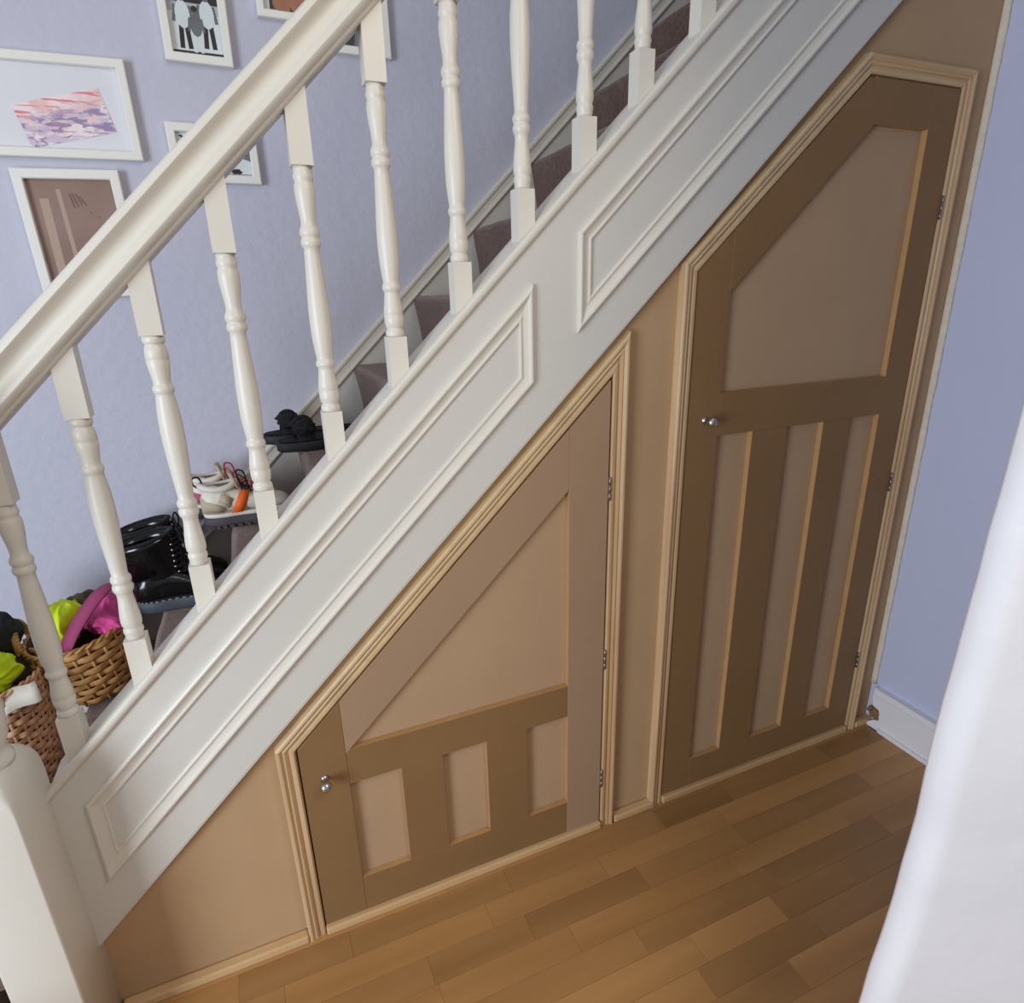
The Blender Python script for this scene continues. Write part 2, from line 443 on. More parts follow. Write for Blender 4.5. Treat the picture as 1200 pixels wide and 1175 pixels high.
# panel mouldings on the string
PM = [(0, .0), (0, -.005), (.0015, -.0085), (.005, -.0105), (.0085, -.0095), (.011, -.0062), (.0135, -.0052), (.019, -.0035), (.0235, -.0032),
      (.0245, -.0050), (.027, -.0055), (.029, -.0045), (.0300, .0)]
def panel_frame(xa, xb, ca, cb):
    return moulding('panel_moulding', [(xa, sl(xa, ca)), (xb, sl(xb, ca)), (xb, sl(xb, cb)), (xa, sl(xa, cb))], PM, [WHITE], stair, side=1, closed=True)
panel_frame(-.392, .507, .729, .912)
panel_frame(.603, 1.62, .727, .910)
# handrail
hr = [(.048, .0355), (.030, .0345), (.0185, .031), (.0125, .0255), (.0115, .0205), (.0145, .0165), (.0205, .0130), (.0240, .0085), (.0258, .002), (.0250, -.0035),
      (.0215, -.0085), (.0165, -.0115), (.0125, -.0150), (.0115, -.0195), (.0140, -.0245), (.0195, -.0275), (.0235, -.0290), (.0255, -.0325), (.029, -.0345), (.048, -.0350)]
hr = hr + [(.096 - y, h) for y, h in hr[-2:0:-1]]
tag(slope_extrude('handrail', hr, 1.613, WHITE, -.45, 2.1), 'thick sloping handrail with a scooped side')
# balusters
def bal_mesh(rev):
    prof = [(.092, .0150), (.0935, .0158), (.0965, .0168), (.1005, .0168), (.1035, .0158), (.105, .0138), (.1075, .0140), (.110, .0158), (.118, .0170), (.1285, .0174), (.1300, .0164), (.1315, .0174),
            (.142, .0165), (.154, .0146), (.165, .0134), (.1700, .0134), (.1720, .0152), (.1755, .0164), (.1790, .0162), (.1825, .0150), (.1840, .0138), (.1890, .0142),
            (.200, .0156), (.220, .0174), (.245, .0181), (.27, .0178), (.30, .0164), (.33, .0146), (.355, .0132), (.366, .0126),
            (.368, .0140), (.371, .0158), (.375, .0164), (.3795, .0158), (.3815, .0142), (.3835, .0142), (.3860, .0158), (.390, .0165), (.3945, .0160), (.3985, .0142), (.401, .0128),
            (.408, .0124), (.418, .0132), (.432, .0150), (.445, .0163), (.455, .0167), (.462, .0162), (.4655, .0144), (.468, .0146), (.471, .0160), (.4755, .0162), (.479, .0150), (.484, .0146), (.489, .0146)]
    if rev: prof = [(.581 - h, r) for h, r in prof[::-1]]
    bm = lathe_bm(prof, n=20); s = .0172
    z0 = .0; # foot cut to the slope, head runs into the rail
    def sq(za, zb, ta, tb):
        pts = [(-s, -s), (s, -s), (s, s), (-s, s)]
        A = [bm.verts.new((x, y, za + (S * (x + s) if ta else 0))) for x, y in pts]
        ch = .0025
        B = [bm.verts.new((x, y, zb + (S * (x + s) if tb else 0))) for x, y in pts]
        bm.faces.new(A[::-1]); bm.faces.new(B)
        for i in range(4): bm.faces.new((A[i], A[(i + 1) % 4], B[(i + 1) % 4], B[i]))
    sq(-.006, .092, True, False); sq(.489, .60, False, True)
    me = bpy.data.meshes.new('baluster'); bmesh.ops.recalc_face_normals(bm, faces=bm.faces); bm.to_mesh(me); bm.free()
    me.materials.append(WHITE); return me
BM = (bal_mesh(False), bal_mesh(True))
xs = [-.409, -.281, -.1565, -.031, .104, .2335, .3645, .4945, .624, .7465, .880, 1.01, 1.14, 1.27, 1.40]
revs = [0, 1, 1, 0, 0, 0, 0, 1, 1, 1, 0, 0, 1, 0, 0]
for x, rv in zip(xs, revs):
    o = bpy.data.objects.new('baluster', BM[rv]); C.objects.link(o); o.parent = stair
    o.location = (x + .0172, .030 + .0172, sl(x, .999))
    if rv: o['label'] = 'turned baluster fitted upside down'
# newel post
bm = bmesh.new()
def sqring(h, z, r=.0): 
    cx, cy, hx, hy = -.4875, -.045, .0475, .070
    out = []
    for (sx, sy) in ((1, 1), (-1, 1), (-1, -1), (1, -1)):
        for k in range(5):
            a_ = {(1, 1): 0, (-1, 1): 90, (-1, -1): 180, (1, -1): 270}[(sx, sy)] + k * 22.5
            rr = min(.004 + h, .045)
            out.append((cx + sx * (hx - h * .35 - rr) + rr * math.cos(math.radians(a_)), cy + sy * (hy - h * .55 - rr) + rr * math.sin(math.radians(a_)), z))
    return out
loft(bm, [sqring(0, 0), sqring(0, .3), sqring(0, .625), sqring(.003, .650), sqring(.010, .668), sqring(.020, .682), sqring(.032, .691), sqring(.043, .695)])
nw = me_obj('newel_post', bm, WHITE, stair)
nc = me_obj('newel_turning', lathe_bm([(.690, .040), (.700, .041), (.708, .037), (.715, .033), (.722, .035), (.74, .042), (.78, .046), (.83, .043), (.88, .036), (.92, .032), (.93, .038), (.94, .038), (.95, .031),
                          (.97, .033), (.99, .036), (1.01, .034), (1.03, .040), (1.045, .034), (1.06, .03)], (-.4875, -.045, 0), 28), WHITE, nw, True)
box('newel_top_block', -.535, -.44, -.1, .095, 1.055, 1.27, WHITE, nw, .004)
me_obj('newel_finial', lathe_bm([(1.268, .0001), (1.268, .042), (1.278, .044), (1.286, .030), (1.296, .026), (1.312, .038), (1.335, .045), (1.358, .038), (1.374, .018), (1.378, .0001)], (-.4875, 0, 0), 28), WHITE, nw, True)
# wall string
board('wall_string', .50, .960, .752, .7695, STRINGW, .001, -1.1, 2.25)
ws = [(.7695, -.041), (.748, -.041), (.7445, -.039), (.7425, -.0355), (.7435, -.031), (.7475, -.029), (.7485, -.016), (.7480, -.013), (.7445, -.0115), (.7430, -.008), (.7440, -.004), (.750, -.001), (.757, .0), (.7695, .0)]
slope_extrude('wall_string_moulding', ws, .980, WHITE, -1.1, 2.25)
# carpeted steps
slope_extrude('string_edge', [(.018, -.002), (.004, -.002), (.0008, .0), (-.0004, .003), (-.0004, .006), (.018, .006)], .624, STRINGW)
def step(k):
    xn = .275 + .194 * k; zt = 1.2 + .1876 * k; R = .019; g = .194; h = .1876
    if zt < .03: return
    prof = [(xn + g + .03, zt), (xn + .5 * g, zt + .001)]
    for j in range(0, 8):
        a_ = math.pi / 2 + j * math.pi * .52 / 7
        prof.append((xn + R + R * math.cos(a_), zt - R + R * math.sin(a_)))
    prof += [(xn + .004, zt - .045), (xn + .012, zt - .09), (xn + .024, max(zt - h, 0)), (xn + g + .03, max(zt - h, 0))]
    bm = bmesh.new(); rings = []
    N_ = 22
    for i in range(N_ + 1):
        y = .0925 + (.7515 - .0925) * i / N_
        ed = min(i, N_ - i); dz = -.004 if ed == 0 else 0
        rings.append([(px + .0022 * noise.noise(Vector((px * 20, y * 12, pz * 20))), y, pz + (.0018 * noise.noise(Vector((px * 22, y * 14, pz * 22 + 4))) if pz > zt - .02 else 0)) for px, pz in prof])
    loft(bm, rings)
    o = me_obj('carpeted_step', bm, CARPET, stair, True)
    try: o.data.set_sharp_from_angle(angle=math.radians(50))
    except Exception: pass
for k in range(-6, 7): step(k)

# ------------------------------------------------------------------ pictures on the wall
def picture(label, name, xc, zc, wd, ht, rot, fw, group='framed pictures on the lavender wall', depth=.018, cat='picture frame'):
    t = thing(name, label, cat, (xc, .7698, zc), group)
    t.rotation_euler = (0, -rot, 0)
    hx, hz = wd / 2, ht / 2
    prof = [(0, -.0), (0, -depth), (.002, -depth - .0015), (fw - .002, -depth - .0015), (fw, -depth + .001), (fw, -.0)]
    for o in moulding('frame_side', [(-hx, -hz), (hx, -hz), (hx, hz), (-hx, hz)], prof, [FRAMEW], t, side=1, closed=True): pass
    box('backing', -hx + .002, hx - .002, -.006, -.0005, -hz + .002, hz - .002, MATB, t)
    return t
def flat(name, root, shapes, y, label=None):
    """flat print: a list of (polygon, material); every layer a hair proud of the last"""
    mts = []; bm = bmesh.new()
    for i, (pts, mt) in enumerate(shapes):
        if mt not in mts: mts.append(mt)
        yy = y - i * .00003
        f = bm.faces.new([bm.verts.new((a_, yy, b_)) for a_, b_ in pts]); f.material_index = mts.index(mt)
    me = bpy.data.meshes.new(name); bm.to_mesh(me); bm.free()
    for x_ in mts: me.materials.append(x_)
    o = bpy.data.objects.new(name, me); C.objects.link(o); o.parent = root
    if label: o['label'] = label
    return o
def rect(x0, z0, x1, z1): return [(x0, z0), (x1, z0), (x1, z1), (x0, z1)]
def blob(x, z, rx, rz, n=16, seed=0, j=.0):
    return [(x + rx * math.cos(2 * math.pi * k / n) * (1 + j * noise.noise(Vector((k * 1.3, seed, 0)))), z + rz * math.sin(2 * math.pi * k / n) * (1 + j * noise.noise(Vector((k * 1.7, seed, 5))))) for k in range(n)]
def bars(x0, z0, x1, z1, w_):
    d = Vector((x1 - x0, z1 - z0)); n_ = Vector((-d.y, d.x)).normalized() * w_ / 2
    return [(x0 - n_.x, z0 - n_.y), (x1 - n_.x, z1 - n_.y), (x1 + n_.x, z1 + n_.y), (x0 + n_.x, z0 + n_.y)]
# child's painting, landscape
t = picture("white frame holding a child's pink and purple watercolour, at the top left", 'picture_frame', -.336, 1.811, .335, .206, .012, .019)
flat('mount', t, [(rect(-.149, -.085, .149, .085), MATB)], -.0065)
def watercolour():
    mt = bpy.data.materials.new('child_watercolour'); mt.use_nodes = True; nt = mt.node_tree; N = nt.nodes; L = nt.links
    p = N['Principled BSDF']; p.inputs['Roughness'].default_value = .8
    tc = N.new('ShaderNodeTexCoord'); sp = N.new('ShaderNodeSeparateXYZ'); L.new(tc.outputs['Object'], sp.inputs[0])
    prev = None
    def layer(col, sc_, stretch, rot, lo, hi, zc, zw, off):
        nonlocal prev
        mp = N.new('ShaderNodeMapping'); mp.inputs['Scale'].default_value = stretch; mp.inputs['Rotation'].default_value = (0, rot, 0); mp.inputs['Location'].default_value = (off, off, off)
        L.new(tc.outputs['Object'], mp.inputs[0])
        nz = N.new('ShaderNodeTexNoise'); nz.inputs['Scale'].default_value = sc_; nz.inputs['Detail'].default_value = 4; nz.inputs['Distortion'].default_value = 1.2
        L.new(mp.outputs[0], nz.inputs['Vector'])
        r_ = N.new('ShaderNodeMapRange'); r_.inputs[1].default_value = lo; r_.inputs[2].default_value = hi; L.new(nz.outputs[0], r_.inputs[0])
        # band across the sheet, following its tilt
        ma = N.new('ShaderNodeMath'); ma.operation = 'MULTIPLY_ADD'; ma.inputs[1].default_value = -.25; L.new(sp.outputs[0], ma.inputs[0]); L.new(sp.outputs[2], ma.inputs[2])
        sb = N.new('ShaderNodeMath'); sb.operation = 'SUBTRACT'; sb.inputs[1].default_value = zc; L.new(ma.outputs[0], sb.inputs[0])
        ab = N.new('ShaderNodeMath'); ab.operation = 'ABSOLUTE'; L.new(sb.outputs[0], ab.inputs[0])
        mk = N.new('ShaderNodeMapRange'); mk.inputs[1].default_value = zw; mk.inputs[2].default_value = zw * .45; L.new(ab.outputs[0], mk.inputs[0])
        mu = N.new('ShaderNodeMath'); mu.operation = 'MULTIPLY'; L.new(r_.outputs[0], mu.inputs[0]); L.new(mk.outputs[0], mu.inputs[1])
        mx = N.new('ShaderNodeMix'); mx.data_type = 'RGBA'; L.new(mu.outputs[0], mx.inputs[0]); mx.inputs[7].default_value = (*lin(col), 1)
        if prev is None: mx.inputs[6].default_value = (*lin((240, 226, 226)), 1)
        else: L.new(prev, mx.inputs[6])
        prev = mx.outputs[2]
    layer((232, 196, 192), 22, (1, 1, 1), 0, .42, .6, .0, .10, 3)
    layer((204, 192, 212), 20, (1, 1, 2.6), .5, .44, .52, -.045, .045, 5)
    layer((158, 138, 172), 26, (1, 1, 3.4), .5, .52, .58, -.045, .048, 9)
    layer((228, 134, 146), 16, (.6, 1, 4.5), .15, .53, .57, .006, .026, 12)
    L.new(prev, p.inputs['Base Color']); return mt
flat('painting', t, [([(-.072, .001), (.103, .044), (.123, -.044), (-.052, -.084)], watercolour())], -.0073, "child's watercolour in pink and purple")
# brown picture
t = picture('white portrait frame with a plain brown print, below the painting', 'picture_frame', -.330, 1.544, .214, .282, .022, .021)
sh = [(rect(-.088, -.120, .088, .120), BROWNP), (bars(-.060, -.12, -.058, .08, .018), BROWNL), (bars(-.022, -.12, -.026, .10, .009), BROWNL)]
for a_ in ((-.005, .09, .0, .06), (.0, .092, .008, .062), (.007, .09, .016, .066), (.014, .085, .024, .066)): sh.append((bars(*a_, .0035), mat('brown_mark', (110, 84, 76), .6)))
sh += [(blob(.03, .05, .002, .002), MATS['brown_mark']), (blob(.045, .04, .002, .002), MATS['brown_mark'])]
flat('brown_print', t, sh, -.0072)
# black and white group
t = picture('white portrait frame with a black and white photograph of three people, above the handrail', 'picture_frame', -.006, 2.026, .146, .205, -.015, .019)
def person(x, z, s, top, bottom):
    return [(bars(x - .006 * s, z - .015 * s, x - .009 * s, z - .060 * s, .010 * s), bottom), (bars(x + .006 * s, z - .015 * s, x + .009 * s, z - .060 * s, .010 * s), bottom),
            (bars(x - .015 * s, z + .026 * s, x - .020 * s, z - .008 * s, .007 * s), PHOTOM), (bars(x + .015 * s, z + .026 * s, x + .020 * s, z - .008 * s, .007 * s), PHOTOM),
            (blob(x, z + .008 * s, .0155 * s, .028 * s, 20), top), (blob(x, z + .044 * s, .0085 * s, .0105 * s), PHOTOM), (blob(x, z + .049 * s, .0085 * s, .0075 * s), PHOTOD)]
sh = [(rect(-.054, -.083, .054, .083), PHOTOG), (rect(-.054, .02, .054, .083), PHOTOD), (rect(-.054, -.083, .054, -.076), PHOTOD), (rect(-.0539, -.0755, .0539, .0), PHOTOL)]
sh += person(-.024, -.012, 1.0, PHOTOL, PHOTOD) + person(.028, -.008, 1.0, PHOTOL, PHOTOD) + person(.002, -.030, .8, PHOTOM, PHOTOL)
flat('photograph', t, sh, -.0072, 'black and white photograph of three people standing')
# photo behind the rail
t = picture('white landscape frame with a dark and pale photograph, half hidden behind the handrail', 'picture_frame', -.008, 1.733, .200, .128, .0, .019)
flat('photograph', t, [(rect(-.081, -.045, .081, .045), PHOTOL), ([(.0, .045), (.081, .045), (.081, -.012), (.03, .006), (.0, .02)], PHOTOM), ([(.02, .012), (.05, .04), (.075, .0)], PHOTOD),
                       (blob(.018, -.036, .006, .006), PHOTOD), (blob(.045, -.036, .014, .006, 12, 4, .7), PHOTOD), (rect(-.01, -.0425, .079, -.041), PHOTOM), (bars(-.075, .038, -.06, .036, .003), PHOTOD), (bars(-.07, .04, -.068, .03, .003), PHOTOD)], -.0072)
# portrait frame behind third baluster
t = picture('white portrait frame with a grey photograph of a person in pale clothes, behind a baluster', 'picture_frame', .383, 2.082, .146, .206, .0, .019)
flat('photograph', t, [(rect(-.054, -.083, .054, .083), PHOTOD), ([(-.02, -.083), (.054, -.083), (.054, .03), (.02, .05), (.0, .03), (-.01, -.02)], PHOTOM),
                       ([(.0, -.07), (.05, -.078), (.052, -.03), (.03, -.012), (.005, -.02)], PHOTOL), ([(.0, .02), (.03, -.01), (.05, -.02), (.035, .0), (.004, .04)], PHOTOL), (bars(.002, .03, .035, -.012, .009), PHOTOL)], -.0072)
t = picture('white frame with a warm coloured photograph, cut off by the top edge beside the handrail', 'picture_frame', .215, 2.100, .156, .130, -.01, .017)
flat('photograph', t, [(rect(-.061, -.048, .061, .048), MATB), (rect(-.048, -.044, .048, .044), PHOTOD), (blob(-.02, -.03, .02, .02, 12, 2, .4), SKIN), (blob(.018, -.02, .022, .026, 12, 3, .4), SKIN)], -.0072)

# ------------------------------------------------------------------ footwear
def foot_loft(secs, n=20, flatb=True):
    """secs: (x, yc, halfwidth, z0, z1, power) along x"""
    rings = []
    for x, yc, hw, z0, z1, pw in secs:
        rg = []
        for k in range(n):
            a_ = 2 * math.pi * k / n; c_, s_ = math.cos(a_), math.sin(a_)
            u = math.copysign(abs(c_) ** pw, c_); v = math.copysign(abs(s_) ** pw, s_)
            rg.append((x, yc + hw * u, (z0 + z1) / 2 + (z1 - z0) / 2 * v))
        rings.append(rg)
    return rings
def sole_outline(L_, hw, n=40, heel=.85, waist=.78):
    out = []
    for k in range(n):
        a_ = 2 * math.pi * k / n; x = L_ / 2 * math.cos(a_)
        t = (x / L_ + .5)
        wv = hw * (heel + (1 - heel) * min(1, t * 1.3)) * (1 - (1 - waist) * math.exp(-((t - .38) / .16) ** 2))
        s_ = math.sin(a_); out.append((x, wv * math.copysign(abs(s_) ** .72, s_)))
    return out
def sole(name, L_, hw, z0, z1, mt, parent, grow=0.0, ridges=0, x0=0.0):
    bm = bmesh.new(); o = sole_outline(L_, hw); N_ = len(o); rings = []
    for z, g in ((z0, -.003), (z0 + .003, 0), (z1 - .002, grow), (z1, grow - .002)):
        rings.append([(x0 + x * (1 + 2 * g / L_), y * (1 + g / hw), z) for x, y in o])
    loft(bm, rings)
    return me_obj(name, bm, mt, parent, False)
def place(root, loc, rz): root.location = loc; root.rotation_euler = (0, 0, rz)

def boot(label, loc, rz):
    t = thing('ankle_boot', label, 'boot', group='black lace-up ankle boots on the stair')
    L_ = .235; s_ = sole('sole', L_, .047, 0, .030, SOLEG, t, .003)
    tag(s_, 'slate grey rubber sole')
    o = [(x * 1.01, y * 1.02, .0315) for x, y in sole_outline(L_, .047, 90)]
    bm = bmesh.new()
    for i in range(0, 90, 2): tube_bm([o[i], o[(i + 1) % 90]], .0013, 5, bm)
    me_obj('welt_stitching', bm, STITCH, s_)
    H = -L_ / 2
    secs = [(H + .004, 0, .026, .028, .075, .9), (H + .012, 0, .036, .028, .10, .9), (H + .035, 0, .041, .028, .115, .9), (H + .07, 0, .040, .028, .115, .9), (H + .10, 0, .040, .028, .105, .9),
            (H + .13, 0, .042, .028, .088, .85), (H + .16, 0, .044, .028, .078, .85), (H + .19, 0, .043, .028, .073, .85), (H + .213, 0, .036, .028, .066, .85), (H + .228, 0, .022, .028, .052, .9)]
    bm = bmesh.new(); loft(bm, foot_loft(secs, 24))
    # shaft, leaning back a little
    rings = []
    n = 28
    for z, cx, rx, ry in ((.055, H + .064, .060, .036), (.08, H + .062, .056, .037), (.10, H + .060, .056, .038), (.125, H + .056, .058, .040), (.155, H + .051, .062, .042), (.178, H + .047, .065, .044), (.192, H + .044, .067, .046)):
        rings.append([(cx + (rx + .0035 * noise.noise(Vector((k_ * .9, z * 30, 2)))) * math.cos(2 * math.pi * k_ / n), ry * math.sin(2 * math.pi * k_ / n), z + .012 * (-math.cos(2 * math.pi * k_ / n)) * (z - .055) / .125 * -1) for k_ in range(n)])
    top = rings[-1]
    inner = [[(H + .044 + (x - H - .044) * f_, y * f_, z - dz) for x, y, z in top] for f_, dz in ((.93, .0), (.90, .02), (.88, .09))]
    loft(bm, rings + inner)
    for v in bm.verts:
        q = noise.noise(v.co * 26) * .0026; v.co += Vector((q, q, q * .5)) if v.co.z > .035 else Vector()
    up = me_obj('leather_upper', bm, BLACKL, t, True)
    # padded collar
    tube('collar', [(x, y, z + .001) for x, y, z in top], .0042, BLACKF, t, 8, closed=True)
    # lace facing, eyelets and laces up the front
    fx = lambda z: H + .116 + max(0, (.11 - z)) * .55
    for sy in (-1, 1):
        bm = bmesh.new()
        for i in range(7):
            z = .085 + i * .015; x = fx(z)
            lathe_bm([(0, .0001), (.0004, .0032), (.002, .0030), (.002, .0015)], (x - .012, sy * .0275 if sy > 0 else -.0275 - .002, z), 8, 'y', bm)
        me_obj('eyelets', bm, CHROME, t)
    bm = bmesh.new()
    for i in range(7):
        z = .082 + i * .015; x = fx(z) + .002
        tube_bm(smooth_path([(x - .012, -.024, z), (x + .005, -.006, z + .005), (x + .005, .006, z + .011), (x - .012, .024, z + .016)], 4), .0026, 6, bm)
        tube_bm(smooth_path([(x - .012, .024, z), (x + .005, .006, z + .005), (x + .005, -.006, z + .011), (x - .012, -.024, z + .016)], 4), .0026, 6, bm)
    for s2 in (-1, 1):
        x = fx(.19)
        tube_bm(smooth_path([(x, 0, .190), (x + .006, s2 * .018, .212), (x + .012, s2 * .030, .196), (x + .010, s2 * .016, .178), (x + .002, 0, .188)], 6), .0022, 6, bm)
        tube_bm(smooth_path([(x, 0, .190), (x + .014, s2 * .012, .172), (x + .022, s2 * .020, .145)], 6), .0022, 6, bm)
    me_obj('laces', bm, BLACKF, t, True)
    tube('pull_loop', smooth_path([(H - .025, 0, .172), (H - .038, 0, .184), (H - .040, 0, .202), (H - .026, 0, .203)], 6), .0024, BLACKF, t, 6)
    box('tongue', fx(.2) - .016, fx(.2) - .008, -.02, .02, .13, .196, BLACKL, t, .003)
    place(t, loc, rz); return t
boot('black patent lace-up ankle boot on a grey sole, nearer the balusters', (-.240, .555, .6395), .06)
boot('black patent lace-up ankle boot mostly hidden behind its pair, nearer the wall', (-.256, .657, .6395), .0)

def trainer(label, loc, rz, heelm, lacem):
    t = thing('trainer', label, 'shoe', group='white and orange trainers on the stair')
    L_ = .225
    s_ = sole('sole', L_, .043, 0, .028, SOLED, t, .003); tag(s_, 'chunky grey rubber sole')
    bm = bmesh.new()
    for i, (x, y) in enumerate(sole_outline(L_, .045, 34)):
        bmesh.ops.create_cube(bm, size=.009, matrix=Matrix.Translation((x, y, .005)))
    me_obj('tread_lugs', bm, SOLED, s_)
    sole('midsole', L_ * .99, .042, .0282, .040, CREAM, t, .0015)
    H = -L_ / 2
    secs = [(H + .003, 0, .020, .038, .090, .9), (H + .010, 0, .030, .038, .106, .9), (H + .030, 0, .036, .038, .110, .9), (H + .06, 0, .037, .038, .104, .9), (H + .085, 0, .037, .038, .100, .9),
            (H + .11, 0, .038, .038, .092, .85), (H + .14, 0, .040, .038, .082, .85), (H + .17, 0, .040, .038, .073, .85), (H + .198, 0, .033, .038, .066, .85), (H + .214, 0, .021, .038, .055, .9)]
    bm = bmesh.new(); loft(bm, foot_loft(secs, 24)); me_obj('upper', bm, CREAM, t, True)
    # opening and collar
    bm = bmesh.new(); n = 24
    col = [(H + .046 + .042 * math.cos(2 * math.pi * k / n), .027 * math.sin(2 * math.pi * k / n), .104 + .010 * math.cos(2 * math.pi * k / n) ** 2) for k in range(n)]
    tube('collar', col, .0085, CREAM, t, 8, closed=True)
    bm.free(); bm = bmesh.new()
    loft(bm, [[(x * 1.0, y, z - .001) for x, y, z in col], [(H + .046 + (x - H - .046) * .75, y * .72, z - .004) for x, y, z in col]], cap=True)
    me_obj('lining', bm, KHAKI, t)
    # tongue
    bm = bmesh.new(); loft(bm, [[(H + .088 + q, y, z) for y, q in ((-.022, 0), (0, -.004), (.022, 0), (.022, .006), (0, .003), (-.022, .006))] for z, q0 in ((.10, 0),)] +
                           [[(H + .074 + q, y * .9, .142) for y, q in ((-.022, 0), (0, -.004), (.022, 0), (.022, .006), (0, .003), (-.022, .006))]])
    me_obj('tongue', bm, BEIGE, t)
    # heel counter
    secs = [(H - .001, 0, .023, .040, .082, .9), (H + .008, 0, .033, .040, .092, .9), (H + .030, 0, .0385, .040, .086, .9), (H + .05, 0, .0385, .040, .070, .9)]
    bm = bmesh.new(); loft(bm, foot_loft(secs, 20)); me_obj('heel_counter', bm, heelm, t, True)
    for sy in (-1, 1):
        bm = bmesh.new()
        loft(bm, [[(H + .066, sy * .0385, .041), (H + .094, sy * .0385, .041), (H + .094, sy * .040, .041), (H + .066, sy * .040, .041)],
                  [(H + .080, sy * .0372, .070), (H + .108, sy * .0372, .070), (H + .108, sy * .0395, .070), (H + .080, sy * .0395, .070)],
                  [(H + .094, sy * .026, .094), (H + .118, sy * .026, .092), (H + .118, sy * .032, .094), (H + .094, sy * .032, .096)]])
        tag(me_obj('orange_stripe', bm, ORANGE, t), 'bright orange side stripe')
        bm = bmesh.new()
        loft(bm, [[(H + .038, sy * .0375, .074), (H + .062, sy * .0375, .055), (H + .062, sy * .0395, .055), (H + .038, sy * .0395, .074)],
                  [(H + .050, sy * .034, .096), (H + .076, sy * .0355, .078), (H + .076, sy * .038, .078), (H + .050, sy * .037, .096)]])
        me_obj('side_patch', bm, BEIGE, t)
    bm = bmesh.new()
    for i in range(5):
        x = H + .100 + i * .013; z = .101 - i * .006
        tube_bm(smooth_path([(x, -.026, z - .004), (x + .004, 0, z + .004), (x + .008, .026, z - .006)], 4), .0024, 6, bm)
        tube_bm(smooth_path([(x, .026, z - .004), (x + .004, 0, z + .005), (x + .008, -.026, z - .006)], 4), .0024, 6, bm)
    for s2 in (-1, 1):
        tube_bm(smooth_path([(H + .098, 0, .107), (H + .094, s2 * .02, .135), (H + .110, s2 * .042, .128), (H + .115, s2 * .03, .106), (H + .10, 0, .106)], 6), .0021, 6, bm)
    me_obj('laces', bm, lacem, t, True)
    tube('heel_loop', smooth_path([(H + .006, 0, .105), (H - .010, 0, .118), (H - .010, 0, .135), (H + .004, 0, .136), (H + .010, 0, .118)], 6), .0026, BLACKF, t, 6)
    place(t, loc, rz); return t
trainer('white and beige trainer with an orange side stripe, nearer the balusters', (-.060, .585, .8275), .08, BEIGE, BLACKF)
trainer('white trainer with a dusty pink heel and red laces, nearer the wall', (-.092, .682, .8275), .0, PINKS, RED)

def slider(label, loc, rz):
    t = thing('slider_sandal', label, 'sandal', group='black bow sandals on the stair')
    sole('footbed', .255, .047, 0, .024, BLACKR, t, .002)
    sole('insole', .242, .043, .0242, .0275, BLACKF, t, 0)
    bm = bmesh.new(); rings = []
    for i in range(13):
        a_ = math.pi * i / 12
        y = .040 * math.cos(a_); z = .016 + .034 * math.sin(a_)
        rings.append([(.035, y, z), (.078, y * .96, z - .004 * math.sin(a_)), (.078, y * .90, z - .004 * math.sin(a_) - .003), (.035, y * .93, z - .003)])
    loft(bm, rings); me_obj('strap', bm, BLACKF, t)
    # knotted bow on top, a gathered double puff
    bm = bmesh.new()
    for sx, sy in ((0, -.018), (0, .018)):
        b2 = bmesh.new(); bmesh.ops.create_icosphere(b2, subdivisions=4, radius=1)
        for v in b2.verts:
            d = v.co.copy(); q = 1 + .28 * noise.noise(d * 3.1 + Vector((sy * 60, 1, 2))) + .10 * noise.noise(d * 9)
            v.co = Vector((d.x * .027 * q + .056, d.y * .024 * q + sy, d.z * .023 * q + .058))
        me_ = bpy.data.meshes.new('tmp'); b2.to_mesh(me_); b2.free(); bm.from_mesh(me_); bpy.data.meshes.remove(me_)
    me_obj('bow', bm, BLACKF, t, True)
    tube('bow_knot', [(.056 + .020 * math.cos(a_), 0, .064 + .019 * math.sin(a_)) for a_ in [2 * math.pi * k / 14 for k in range(14)]], .006, BLACKF, t, 8, closed=True, up=(0, 1, 0))
    place(t, loc, rz); return t
slider('black flat slider sandal with a puffed bow, nearer the balusters', (.155, .565, 1.0145), math.pi + .14)
slider('black flat slider sandal with a puffed bow, nearer the wall', (.125, .672, 1.0145), math.pi + .05)

